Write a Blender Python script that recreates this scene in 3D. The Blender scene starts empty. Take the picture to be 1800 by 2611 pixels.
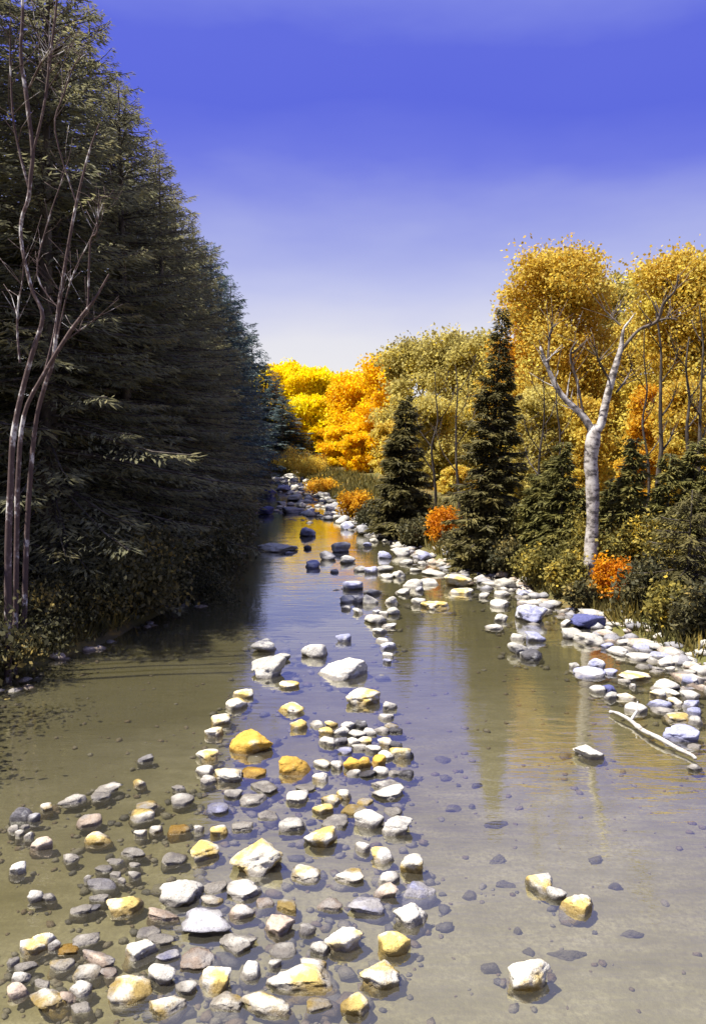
import bpy, math, random
import numpy as np
from mathutils import Vector, noise as mnoise

R = math.radians
scene = bpy.context.scene
COL = scene.collection

# ------------------------------------------------------------------ camera
CAM_H, FPX, CX, CY, HORIZON = 4.0, 2000.0, 900.0, 1305.5, 1100.0
PITCH = math.atan((CY - HORIZON) / FPX)
cam_d = bpy.data.cameras.new('camera')
cam = bpy.data.objects.new('camera', cam_d)
COL.objects.link(cam)
cam.location = (0, 0, CAM_H)
cam.rotation_euler = (R(90) - PITCH, 0, 0)
cam_d.sensor_fit = 'VERTICAL'
cam_d.sensor_height = 36.0
cam_d.lens = FPX / 2611.0 * 36.0
cam_d.clip_start, cam_d.clip_end = 0.1, 3000
scene.camera = cam

# ------------------------------------------------------------------ sky, sun, exposure
SUN_EL, SUN_AZ = R(64), R(-14)        # from the left, a little behind the viewer
sun_vec = Vector((-math.cos(SUN_EL) * math.cos(SUN_AZ), math.cos(SUN_EL) * math.sin(SUN_AZ), math.sin(SUN_EL)))
world = bpy.data.worlds.new('World')
scene.world = world
world.use_nodes = True
wn, wl = world.node_tree.nodes, world.node_tree.links
wn.clear()
w_out = wn.new('ShaderNodeOutputWorld')
w_bg = wn.new('ShaderNodeBackground')
w_bg.inputs['Strength'].default_value = 0.10
w_sky = wn.new('ShaderNodeTexSky')
w_sky.sky_type = 'NISHITA'
w_sky.sun_disc = False
w_sky.sun_elevation = SUN_EL
w_sky.sun_rotation = math.atan2(sun_vec.x, sun_vec.y)
w_sky.air_density = 1.0
w_sky.dust_density = 0.6
w_sky.ozone_density = 4.0
# colour of the air by height above the horizon: pale at the skyline, violet blue higher up
w_tc = wn.new('ShaderNodeTexCoord')
w_sep = wn.new('ShaderNodeSeparateXYZ')
w_noise = wn.new('ShaderNodeTexNoise')
w_noise.inputs['Scale'].default_value = 2.6
w_noise.inputs['Detail'].default_value = 5
w_map = wn.new('ShaderNodeMapping')
w_map.inputs['Scale'].default_value = (1, 1, 3.0)
w_ma = wn.new('ShaderNodeMath'); w_ma.operation = 'MULTIPLY_ADD'
w_ma.inputs[1].default_value = 0.13
w_sub = wn.new('ShaderNodeMath'); w_sub.operation = 'SUBTRACT'; w_sub.inputs[1].default_value = 0.065
w_ramp = wn.new('ShaderNodeValToRGB')
cr = w_ramp.color_ramp
sky_stops = [(.0, (.88, .84, .82)), (.10, (.80, .77, .82)), (.175, (.53, .54, .82)), (.23, (.38, .40, .79)), (.27, (.27, .29, .77)), (.31, (.15, .17, .75)),
             (.36, (.10, .12, .72)), (.41, (.11, .13, .73)), (.47, (.24, .27, .80)), (.60, (.34, .38, .80)), (1.0, (.30, .36, .78))]
cr.elements[0].position = 0.0; cr.elements[1].position = 1.0
for k, (p, c) in enumerate(sky_stops):
    e = cr.elements[0] if k == 0 else (cr.elements[-1] if k == len(sky_stops) - 1 else cr.elements.new(p))
    e.color = tuple(v / .2297 for v in c) + (1,)
w_mix = wn.new('ShaderNodeMix'); w_mix.data_type = 'RGBA'
w_mix.inputs['Factor'].default_value = 0.92
wl.new(w_tc.outputs['Generated'], w_sep.inputs[0])
wl.new(w_tc.outputs['Generated'], w_map.inputs[0])
wl.new(w_map.outputs[0], w_noise.inputs['Vector'])
wl.new(w_noise.outputs[0], w_ma.inputs[0])
wl.new(w_sep.outputs['Z'], w_ma.inputs[2])
wl.new(w_ma.outputs[0], w_sub.inputs[0])
wl.new(w_sub.outputs[0], w_ramp.inputs[0])
wl.new(w_sky.outputs[0], w_mix.inputs['A'])
wl.new(w_ramp.outputs[0], w_mix.inputs['B'])
wl.new(w_mix.outputs['Result'], w_bg.inputs['Color'])
wl.new(w_bg.outputs[0], w_out.inputs['Surface'])

sun_d = bpy.data.lights.new('sun', 'SUN')
sun_d.energy = 4.6
sun_d.angle = R(0.6)
sun_d.color = (1.0, 0.95, 0.86)
sun = bpy.data.objects.new('sun', sun_d)
COL.objects.link(sun)
sun.rotation_euler = sun_vec.to_track_quat('Z', 'Y').to_euler()
sun.location = (-30, 10, 60)

scene.view_settings.view_transform = 'Standard'
scene.view_settings.look = 'None'
scene.view_settings.exposure = 1.2
scene.view_settings.gamma = 1.0
scene.view_settings.use_curve_mapping = False
scene.render.engine = 'CYCLES'
scene.cycles.max_bounces = 8
scene.cycles.transparent_max_bounces = 12
scene.cycles.caustics_reflective = False
scene.cycles.caustics_refractive = False

# ------------------------------------------------------------------ helpers
cp, sp = math.cos(PITCH), math.sin(PITCH)
def ray(px, py):
    a, b = (px - CX) / FPX, (CY - py) / FPX
    return np.array([a, cp + b * sp, b * cp - sp])
def at_z(px, py, z=0.0):
    d = ray(px, py); t = (z - CAM_H) / d[2]
    return d * t + np.array([0, 0, CAM_H])
def at_y(px, py, y):
    d = ray(px, py)
    return d * (y / d[1]) + np.array([0, 0, CAM_H])

def mesh_np(name, V, F, mat, attrs=None, smooth=False):
    V = np.asarray(V, dtype=np.float32); F = np.asarray(F, dtype=np.int32)
    me = bpy.data.meshes.new(name)
    n, k = F.shape
    me.vertices.add(len(V)); me.vertices.foreach_set('co', V.ravel())
    me.loops.add(n * k); me.loops.foreach_set('vertex_index', F.ravel())
    me.polygons.add(n)
    me.polygons.foreach_set('loop_start', np.arange(0, n * k, k, dtype=np.int32))
    me.polygons.foreach_set('loop_total', np.full(n, k, dtype=np.int32))
    if smooth:
        me.polygons.foreach_set('use_smooth', np.ones(n, dtype=bool))
    for an, av in (attrs or {}).items():
        dom = 'FACE' if len(av) == n else 'POINT'
        at = me.attributes.new(an, 'FLOAT', dom)
        at.data.foreach_set('value', np.asarray(av, dtype=np.float32))
    me.update(calc_edges=True)
    me.validate()
    me.materials.append(mat)
    return me

def obj(name, me, parent=None, loc=None):
    o = bpy.data.objects.new(name, me); COL.objects.link(o)
    if parent: o.parent = parent
    if loc is not None: o.location = loc
    return o
def tag(o, label, cat, group=None):
    o['label'] = label; o['category'] = cat
    if group: o['group'] = group
    return o
def thing(name, loc, label, cat, group=None, rz=0.0, scale=None):
    o = bpy.data.objects.new(name, None); COL.objects.link(o)
    o.location = loc; o.rotation_euler = (0, 0, rz)
    o.empty_display_size = 0.3
    if scale: o.scale = scale
    return tag(o, label, cat, group)
ORD = ['first', 'second', 'third', 'fourth', 'fifth', 'sixth', 'seventh', 'eighth', 'ninth', 'tenth', 'eleventh', 'twelfth',
       'thirteenth', 'fourteenth', 'fifteenth', 'sixteenth', 'seventeenth', 'eighteenth', 'nineteenth', 'twentieth']

# ------------------------------------------------------------------ materials
class MT:
    def __init__(s, name):
        s.m = bpy.data.materials.new(name); s.m.use_nodes = True
        s.n, s.l = s.m.node_tree.nodes, s.m.node_tree.links
        s.n.clear()
        s.out = s.n.new('ShaderNodeOutputMaterial')
    def add(s, t, **kw):
        x = s.n.new(t)
        for k, v in kw.items(): setattr(x, k, v)
        return x
    def noise(s, vec, scale, detail=5, rough=0.55):
        x = s.add('ShaderNodeTexNoise')
        x.inputs['Scale'].default_value = scale; x.inputs['Detail'].default_value = detail
        x.inputs['Roughness'].default_value = rough
        if vec is not None: s.l.new(vec, x.inputs['Vector'])
        return x.outputs[0]
    def ramp(s, fac, stops):
        x = s.add('ShaderNodeValToRGB'); c = x.color_ramp
        c.elements[0].position, c.elements[0].color = stops[0][0], (*stops[0][1], 1)
        c.elements[1].position, c.elements[1].color = stops[-1][0], (*stops[-1][1], 1)
        for p, col in stops[1:-1]:
            c.elements.new(p).color = (*col, 1)
        s.l.new(fac, x.inputs[0])
        return x.outputs[0]
    def mix(s, fac, a, b, blend='MIX'):
        x = s.add('ShaderNodeMix', data_type='RGBA', blend_type=blend)
        for k, v in (('Factor', fac), ('A', a), ('B', b)):
            i = x.inputs[k]
            if hasattr(v, 'is_output'): s.l.new(v, i)
            elif k == 'Factor': i.default_value = v
            else: i.default_value = (*v, 1)
        return x.outputs['Result']
    def math(s, op, a, b=0.0, c=0.0, clamp=False):
        x = s.add('ShaderNodeMath', operation=op, use_clamp=clamp)
        for i, v in enumerate((a, b, c)):
            if hasattr(v, 'is_output'): s.l.new(v, x.inputs[i])
            else: x.inputs[i].default_value = v
        return x.outputs[0]
    def bump(s, h, strength, dist=0.02, normal=None):
        x = s.add('ShaderNodeBump')
        x.inputs['Strength'].default_value = strength; x.inputs['Distance'].default_value = dist
        s.l.new(h, x.inputs['Height'])
        if normal is not None: s.l.new(normal, x.inputs['Normal'])
        return x.outputs[0]
    def finish(s, color, rough=0.8, normal=None, spec=0.3):
        b = s.add('ShaderNodeBsdfPrincipled')
        for k, v in (('Base Color', color), ('Roughness', rough), ('Specular IOR Level', spec)):
            if hasattr(v, 'is_output'): s.l.new(v, b.inputs[k])
            elif k == 'Base Color': b.inputs[k].default_value = (*v, 1)
            else: b.inputs[k].default_value = v
        if normal is not None: s.l.new(normal, b.inputs['Normal'])
        s.l.new(b.outputs[0], s.out.inputs['Surface'])
        return s.m

def leaf_mat(name, stops, trans=0.4, rough=0.6, spec=0.2):
    t = MT(name)
    a = t.add('ShaderNodeAttribute', attribute_name='tint')
    oi = t.add('ShaderNodeObjectInfo')
    f = t.math('MULTIPLY_ADD', oi.outputs['Random'], 0.14, -0.07)
    f = t.math('ADD', f, a.outputs['Fac'], clamp=True)
    c = t.ramp(f, stops)
    b = t.add('ShaderNodeBsdfPrincipled')
    t.l.new(c, b.inputs['Base Color']); b.inputs['Roughness'].default_value = rough
    b.inputs['Specular IOR Level'].default_value = spec
    tr = t.add('ShaderNodeBsdfTranslucent'); t.l.new(c, tr.inputs['Color'])
    m = t.add('ShaderNodeMixShader'); m.inputs[0].default_value = trans
    t.l.new(b.outputs[0], m.inputs[1]); t.l.new(tr.outputs[0], m.inputs[2])
    t.l.new(m.outputs[0], t.out.inputs['Surface'])
    return t.m

M = {}
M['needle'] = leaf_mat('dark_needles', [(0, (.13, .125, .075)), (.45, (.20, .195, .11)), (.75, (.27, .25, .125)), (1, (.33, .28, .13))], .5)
M['needle_blue'] = leaf_mat('blue_needles', [(0, (.06, .095, .10)), (.5, (.10, .145, .145)), (1, (.16, .19, .17))], .45)
M['needle_olive'] = leaf_mat('olive_needles', [(0, (.060, .052, .018)), (.5, (.115, .10, .036)), (1, (.22, .18, .055))], .25)
M['needle_green'] = leaf_mat('green_needles', [(0, (.075, .070, .022)), (.5, (.145, .135, .038)), (1, (.24, .20, .05))], .25)
M['yellow'] = leaf_mat('yellow_leaves', [(0, (.80, .56, .004)), (.4, (.92, .74, .004)), (.8, (.94, .82, .01)), (1, (.92, .86, .06))], .62)
M['orange'] = leaf_mat('orange_leaves', [(0, (.76, .45, .01)), (.35, (.90, .59, .008)), (.75, (.95, .70, .01)), (1, (.93, .78, .03))], .62)
M['gold'] = leaf_mat('gold_leaves', [(0, (.50, .30, .03)), (.3, (.66, .46, .06)), (.65, (.70, .57, .13)), (1, (.80, .68, .12))], .62)
M['rustgold'] = leaf_mat('rusty_gold_leaves', [(0, (.52, .26, .02)), (.4, (.72, .40, .02)), (1, (.78, .56, .08))], .62)
M['olive'] = leaf_mat('olive_leaves', [(0, (.34, .28, .08)), (.4, (.54, .46, .14)), (.75, (.64, .54, .15)), (1, (.78, .62, .09))], .62)
M['rust'] = leaf_mat('rust_leaves', [(0, (.42, .13, .01)), (.45, (.68, .26, .008)), (1, (.82, .42, .01))], .45)
M['dark_leaf'] = leaf_mat('dark_leaves', [(0, (.050, .050, .024)), (.5, (.105, .095, .042)), (.85, (.18, .15, .055)), (1, (.32, .23, .06))], .3)
M['shrub_olive'] = leaf_mat('shrub_leaves', [(0, (.10, .09, .025)), (.45, (.22, .19, .05)), (.8, (.40, .31, .06)), (1, (.60, .42, .05))], .35)
M['grass'] = leaf_mat('grass_blades', [(0, (.05, .05, .018)), (.5, (.13, .11, .03)), (.85, (.28, .21, .05)), (1, (.46, .30, .05))], .3)

def bark(name, c1, c2, c3, scale=6.0, stretch=(1, 1, .35), lo=.42, hi=.6):
    t = MT(name)
    tc = t.add('ShaderNodeTexCoord')
    mp = t.add('ShaderNodeMapping'); mp.inputs['Scale'].default_value = stretch
    t.l.new(tc.outputs['Object'], mp.inputs[0])
    n1 = t.noise(mp.outputs[0], scale, 6, .65)
    n2 = t.noise(tc.outputs['Object'], scale * 4, 4)
    c = t.ramp(n1, [(lo, c1), ((lo + hi) / 2, c2), (hi, c3)])
    c = t.mix(t.math('MULTIPLY', n2, .5), c, tuple(v * .55 for v in c2))
    return t.finish(c, .85, t.bump(n1, .6, .02))
M['bark_dark'] = bark('dark_bark', (.035, .028, .022), (.07, .055, .045), (.13, .11, .09))
M['bark_birch'] = bark('white_birch_bark', (.06, .05, .045), (.42, .375, .335), (.62, .58, .53), 4.0, (1, 1, 1.6), .42, .58)
M['bark_mauve'] = bark('mottled_pale_bark', (.08, .05, .045), (.17, .12, .11), (.74, .71, .67), 3.4, (1.4, 1.4, .9), .50, .62)
M['bark_twig'] = bark('brown_twig_bark', (.06, .045, .035), (.13, .10, .08), (.22, .18, .15))
M['bark_drift'] = bark('bleached_wood', (.10, .09, .08), (.34, .31, .27), (.54, .51, .46), 9.0, (.25, 2, 2), .3, .5)

def rock_mat(name, c1, c2, patch, lo, hi):
    t = MT(name)
    tc = t.add('ShaderNodeTexCoord'); g = t.add('ShaderNodeNewGeometry'); oi = t.add('ShaderNodeObjectInfo')
    off = t.add('ShaderNodeVectorMath', operation='ADD')
    cmb = t.add('ShaderNodeCombineXYZ')
    c1, c2, patch = [tuple(v * .86 for v in q) for q in (c1, c2, patch)]
    rr = t.math('MULTIPLY', oi.outputs['Random'], 60.0)
    for i in range(3): t.l.new(rr, cmb.inputs[i])
    t.l.new(g.outputs['Position'], off.inputs[0]); t.l.new(cmb.outputs[0], off.inputs[1])
    v = off.outputs[0]
    big = t.noise(v, 4.0, 4); mid = t.noise(v, 14.0, 6, .65); fine = t.noise(v, 70.0, 5, .7)
    c = t.mix(t.ramp(mid, [(.36, (0, 0, 0)), (.62, (1, 1, 1))]), c1, c2)
    pf = t.ramp(big, [(lo, (0, 0, 0)), (hi, (1, 1, 1))])
    c = t.mix(pf, c, patch)
    c = t.mix(t.ramp(fine, [(.30, (1, 1, 1)), (.48, (0, 0, 0))]), c, (.40, .37, .33), 'MULTIPLY')
    vn = t.add('ShaderNodeHueSaturation')
    t.l.new(c, vn.inputs['Color'])
    t.l.new(t.math('MULTIPLY_ADD', oi.outputs['Random'], .34, .80), vn.inputs['Value'])
    c = vn.outputs[0]
    # wet band where the water laps at the stone
    sz = t.add('ShaderNodeSeparateXYZ'); t.l.new(g.outputs['Position'], sz.inputs[0])
    lvl = t.math('MULTIPLY_ADD', big, .07, .008)
    wet = t.math('SUBTRACT', lvl, sz.outputs['Z'])
    wet = t.math('MULTIPLY_ADD', wet, 45.0, .5, clamp=True)
    c = t.mix(wet, c, t.mix(1.0, c, (.40, .38, .37), 'MULTIPLY'))
    rough = t.math('MULTIPLY_ADD', wet, -.45, .82)
    h = t.math('ADD', t.math('MULTIPLY', mid, .7), t.math('MULTIPLY', fine, .3))
    return t.finish(c, rough, t.bump(h, .9, .04), .35)
M['rock_w'] = rock_mat('white_stone', (.70, .665, .57), (.55, .52, .45), (.39, .37, .35), .54, .68)
M['rock_y'] = rock_mat('yellow_stained_stone', (.79, .76, .66), (.72, .66, .52), (.76, .56, .17), .46, .58)
M['rock_o'] = rock_mat('ochre_stone', (.72, .45, .08), (.62, .36, .05), (.82, .70, .42), .58, .70)
M['rock_g'] = rock_mat('grey_stone', (.46, .45, .46), (.34, .33, .35), (.64, .63, .60), .52, .66)
M['rock_l'] = rock_mat('lavender_grey_stone', (.44, .45, .60), (.34, .35, .52), (.78, .77, .76), .50, .62)
M['rock_b'] = rock_mat('dark_blue_stone', (.13, .14, .34), (.09, .10, .24), (.50, .50, .58), .60, .72)
M['rock_d'] = rock_mat('dark_grey_stone', (.17, .16, .17), (.10, .095, .10), (.62, .61, .58), .56, .68)
M['rock_t'] = rock_mat('tan_stone', (.66, .54, .42), (.52, .40, .30), (.82, .79, .72), .48, .62)
M['rock_s'] = rock_mat('drowned_stone', (.30, .28, .23), (.24, .22, .18), (.38, .35, .28), .5, .66)

def ground_mat():
    t = MT('river_ground')
    g = t.add('ShaderNodeNewGeometry')
    sz = t.add('ShaderNodeSeparateXYZ'); t.l.new(g.outputs['Position'], sz.inputs[0])
    P = g.outputs['Position']
    n1 = t.noise(P, .35, 5); n2 = t.noise(P, 3.0, 6, .65); n3 = t.noise(P, 22.0, 5, .7)
    mp = t.add('ShaderNodeMapping'); mp.inputs['Scale'].default_value = (.6, 1.5, 1)
    t.l.new(P, mp.inputs[0])
    n4 = t.noise(mp.outputs[0], 2.2, 6, .7)
    bed = t.ramp(n4, [(.30, (.150, .135, .078)), (.5, (.25, .228, .148)), (.70, (.36, .332, .24))])
    bed = t.mix(t.ramp(n3, [(.40, (0, 0, 0)), (.66, (1, 1, 1))]), bed, (.19, .17, .115))
    bed = t.mix(t.ramp(n1, [(.42, (0, 0, 0)), (.62, (1, 1, 1))]), bed, t.mix(1.0, bed, (.82, .80, .66), 'MULTIPLY'))
    # conifer shade and dark reflections painted into the bed colour along the left bank
    left_shade = t.math('ADD', t.math('MULTIPLY', sz.outputs['X'], -.42), t.math('MULTIPLY_ADD', n2, 1.3, t.math('MULTIPLY_ADD', n1, 1.2, -1.45)), clamp=True)
    left_shade = t.math('MULTIPLY', left_shade, t.math('MULTIPLY_ADD', sz.outputs['Y'], .16, -.75, clamp=True))
    bed = t.mix(t.math('MULTIPLY', left_shade, .92), bed, t.mix(n3, (.05, .045, .030), (.10, .09, .06)))
    # bed colour of the upstream pool painted darker for the dark tree reflections
    pool_refl = t.math('ADD', t.math('MULTIPLY', sz.outputs['Y'], .20), t.math('MULTIPLY_ADD', n2, 1.0, -2.1), clamp=True)
    bed = t.mix(t.math('MULTIPLY', pool_refl, .8), bed, t.mix(n3, (.075, .068, .030), (.14, .125, .06)))
    soil = t.ramp(n2, [(.30, (.05, .042, .022)), (.5, (.11, .085, .035)), (.62, (.22, .14, .035)), (.75, (.40, .22, .03))])
    soil = t.mix(t.ramp(n1, [(.40, (0, 0, 0)), (.6, (1, 1, 1))]), soil, t.mix(n3, (.06, .065, .02), (.15, .14, .04)))
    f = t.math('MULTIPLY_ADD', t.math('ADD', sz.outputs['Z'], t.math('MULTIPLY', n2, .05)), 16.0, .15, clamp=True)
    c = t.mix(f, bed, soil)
    h = t.math('ADD', t.math('MULTIPLY', n3, .5), t.math('MULTIPLY', n2, .5))
    return t.finish(c, .9, t.bump(h, .8, .03), .2)
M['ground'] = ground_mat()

def water_mat():
    t = MT('river_water')
    g = t.add('ShaderNodeNewGeometry'); P = g.outputs['Position']
    def ms(sx, sy, scale, detail=3):
        mp = t.add('ShaderNodeMapping'); mp.inputs['Scale'].default_value = (sx, sy, 1)
        t.l.new(P, mp.inputs[0])
        return t.noise(mp.outputs[0], scale, detail, .5)
    a = ms(.55, 1.6, 1.0, 2); b = ms(.8, 3.2, 2.6, 3); c = ms(1.0, 2.4, 9.0, 3)
    calm = t.ramp(ms(.35, .5, .45, 2), [(.38, (.15, .15, .15)), (.62, (1, 1, 1))])
    h = t.math('ADD', t.math('MULTIPLY', a, 1.0), t.math('MULTIPLY', b, .55))
    h = t.math('ADD', h, t.math('MULTIPLY', t.math('MULTIPLY', c, .16), calm))
    nrm = t.bump(h, .15, .05)
    fr = t.add('ShaderNodeLayerWeight'); fr.inputs['Blend'].default_value = .5    # Schlick, alike from above and below
    t.l.new(nrm, fr.inputs['Normal'])
    refl = t.math('MULTIPLY_ADD', t.math('POWER', fr.outputs['Facing'], 2.7), 1.0, .11, clamp=True)
    gl = t.add('ShaderNodeBsdfGlossy'); gl.inputs['Roughness'].default_value = .03
    gl.inputs['Color'].default_value = (1.0, .98, .88, 1)
    t.l.new(nrm, gl.inputs['Normal'])
    tr = t.add('ShaderNodeBsdfTransparent'); tr.inputs['Color'].default_value = (.88, .87, .76, 1)
    df = t.add('ShaderNodeBsdfDiffuse')          # fine silt carried by the water
    t.l.new(t.ramp(ms(.3, .8, .9, 4), [(.35, (.24, .22, .15)), (.65, (.40, .37, .28))]), df.inputs['Color'])
    silt = t.add('ShaderNodeMixShader'); silt.inputs[0].default_value = .08
    t.l.new(tr.outputs[0], silt.inputs[1]); t.l.new(df.outputs[0], silt.inputs[2])
    m = t.add('ShaderNodeMixShader')
    t.l.new(refl, m.inputs[0])
    t.l.new(silt.outputs[0], m.inputs[1]); t.l.new(gl.outputs[0], m.inputs[2])
    t.l.new(m.outputs[0], t.out.inputs['Surface'])
    return t.m
M['water'] = water_mat()

# ------------------------------------------------------------------ ground and river
left_px = [(20, 1720), (250, 1640), (480, 1540), (600, 1400), (640, 1300), (662, 1215)]
right_px = [(1830, 1720), (1600, 1632), (1420, 1545), (1290, 1482), (1130, 1438), (1030, 1385), (935, 1338), (860, 1290), (765, 1222)]
LP = np.array([at_z(*p) for p in left_px]); RP = np.array([at_z(*p) for p in right_px])
yL = np.concatenate([[-80, 0, 8], LP[:, 1], [LP[-1, 1] + 8, LP[-1, 1] + 18, 140]])
xL = np.concatenate([[-9, -7, -6], LP[:, 0], [LP[-1, 0] - 7, LP[-1, 0] - 24, -150]])
yR = np.concatenate([[-80, 0, 8], RP[:, 1], [RP[-1, 1] + 6, RP[-1, 1] + 16, 140]])
xR = np.concatenate([[12, 9, 7.4], RP[:, 0], [RP[-1, 0] - 4.5, RP[-1, 0] - 21, -143]])
def XLf(y): return np.interp(y, yL, xL)
def XRf(y): return np.interp(y, yR, xR)
def wob(x, y):
    return (np.sin(x * .9 + y * .37) * .5 + np.sin(x * .41 - y * .73 + 1.3) * .6 + np.sin(x * 2.3 + y * 1.9 + .5) * .25 + np.sin(-x * 1.7 + y * 3.1) * .2)
def ground_z(x, y):
    x = np.asarray(x, float); y = np.asarray(y, float)
    t = np.maximum(XLf(y) - x, x - XRf(y)) + .12 * wob(x * 1.5, y * 1.5)
    out = np.maximum(t, 0); inn = np.maximum(-t, 0)
    zo = .62 * (1 - np.exp(-out / 1.1)) + .045 * np.minimum(out, 250) + .07 * wob(x, y) * np.clip(out, 0, 1)
    zi = -.03 - .065 * (1 - np.exp(-inn / .5)) + .012 * wob(x * 1.2, y * 1.2)
    return np.where(t > 0, zo - .03, zi)
def gz(x, y): return float(ground_z(x, y))
def on_ground(px, py):
    d = ray(px, py); prev = 2.0
    for i in range(4000):
        t = 2.0 + i * .05
        p = d * t
        if p[2] + CAM_H < gz(p[0], p[1]): return p + np.array([0, 0, CAM_H])
    return p + np.array([0, 0, CAM_H])

def grid_axis(core0, core1, step, lo, hi):
    a = list(np.arange(core0, core1 + step / 2, step))
    s = step; v = core1
    while v < hi: s *= 1.16; v += s; a.append(v)
    s = step; v = core0; pre = []
    while v > lo: s *= 1.16; v -= s; pre.append(v)
    return np.array(pre[::-1] + a)
gx = grid_axis(-14, 14, .16, -900, 900); gy = grid_axis(2, 60, .2, -300, 1500)
XX, YY = np.meshgrid(gx, gy)
ZZ = ground_z(XX, YY)
nx, ny = len(gx), len(gy)
idx = np.arange(nx * ny).reshape(ny, nx)
F = np.stack([idx[:-1, :-1], idx[:-1, 1:], idx[1:, 1:], idx[1:, :-1]], -1).reshape(-1, 4)
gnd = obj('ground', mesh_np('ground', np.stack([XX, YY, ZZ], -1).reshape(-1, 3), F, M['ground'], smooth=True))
gnd['kind'] = 'structure'
# the water follows the channel; its edges lie under the banks
ys = np.concatenate([np.arange(-78, 10, 2.0), np.arange(10, 76, .5), np.arange(76, 120, 2.0)])
wv = []
for y in ys:
    a, b = float(XLf(y)) - .8, float(XRf(y)) + .8
    for k in range(9): wv.append((a + (b - a) * k / 8, y, 0.0))
wi = np.arange(len(wv)).reshape(len(ys), 9)
wf = np.stack([wi[:-1, :-1], wi[:-1, 1:], wi[1:, 1:], wi[1:, :-1]], -1).reshape(-1, 4)
wat = obj('water', mesh_np('water', np.array(wv), wf, M['water'], smooth=True)); wat['kind'] = 'structure'

# ------------------------------------------------------------------ plant builders
def tube(path, radii, sides=7):
    path = np.asarray(path, float); n = len(path)
    tan = np.gradient(path, axis=0); tan /= np.linalg.norm(tan, axis=1)[:, None] + 1e-9
    ref = np.array([0.31, 0.95, 0.05])
    V = []
    for i in range(n):
        a = np.cross(tan[i], ref); a /= np.linalg.norm(a) + 1e-9
        b = np.cross(tan[i], a)
        for k in range(sides):
            th = 2 * math.pi * k / sides
            V.append(path[i] + radii[i] * (math.cos(th) * a + math.sin(th) * b))
    V.append(path[-1] + tan[-1] * radii[-1])
    F = []
    for i in range(n - 1):
        for k in range(sides):
            k2 = (k + 1) % sides
            F.append((i * sides + k, i * sides + k2, (i + 1) * sides + k2, (i + 1) * sides + k))
    e = n * sides
    for k in range(0, sides):
        k2 = (k + 1) % sides
        F.append(((n - 1) * sides + k, (n - 1) * sides + k2, e, e))
    return np.array(V), F
class Tubes:
    def __init__(s): s.V, s.F, s.n = [], [], 0
    def add(s, path, radii, sides=7):
        v, f = tube(path, radii, sides)
        s.V.append(v)
        for q in f: s.F.append(tuple(i + s.n for i in q))
        s.n += len(v)
    def mesh(s, name, mat):
        me = bpy.data.meshes.new(name)
        me.from_pydata(np.concatenate(s.V).tolist(), [], [tuple(dict.fromkeys(f)) for f in s.F])
        me.polygons.foreach_set('use_smooth', np.ones(len(me.polygons), dtype=bool))
        me.materials.append(mat); me.update()
        return me
def smooth_path(pts, n=4):
    pts = np.asarray(pts, float); m = len(pts)
    out = []
    for i in range(m - 1):
        p0, p1, p2, p3 = pts[max(i - 1, 0)], pts[i], pts[i + 1], pts[min(i + 2, m - 1)]
        for k in range(n):
            t = k / n
            out.append(.5 * ((2 * p1) + (-p0 + p2) * t + (2 * p0 - 5 * p1 + 4 * p2 - p3) * t * t + (-p0 + 3 * p1 - 3 * p2 + p3) * t ** 3))
    out.append(pts[-1])
    return np.array(out)

def kites(P, U, W, L, Wd):
    """leaf-shaped quads: base at P, length L along U, width Wd along W"""
    L = L[:, None]; Wd = Wd[:, None]
    V = np.stack([P, P + U * L * .45 + W * Wd * .5, P + U * L, P + U * L * .45 - W * Wd * .5], 1).reshape(-1, 3)
    F = np.arange(len(V)).reshape(-1, 4)
    return V, F
def unit(a): return a / (np.linalg.norm(a, axis=-1, keepdims=True) + 1e-9)

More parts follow.
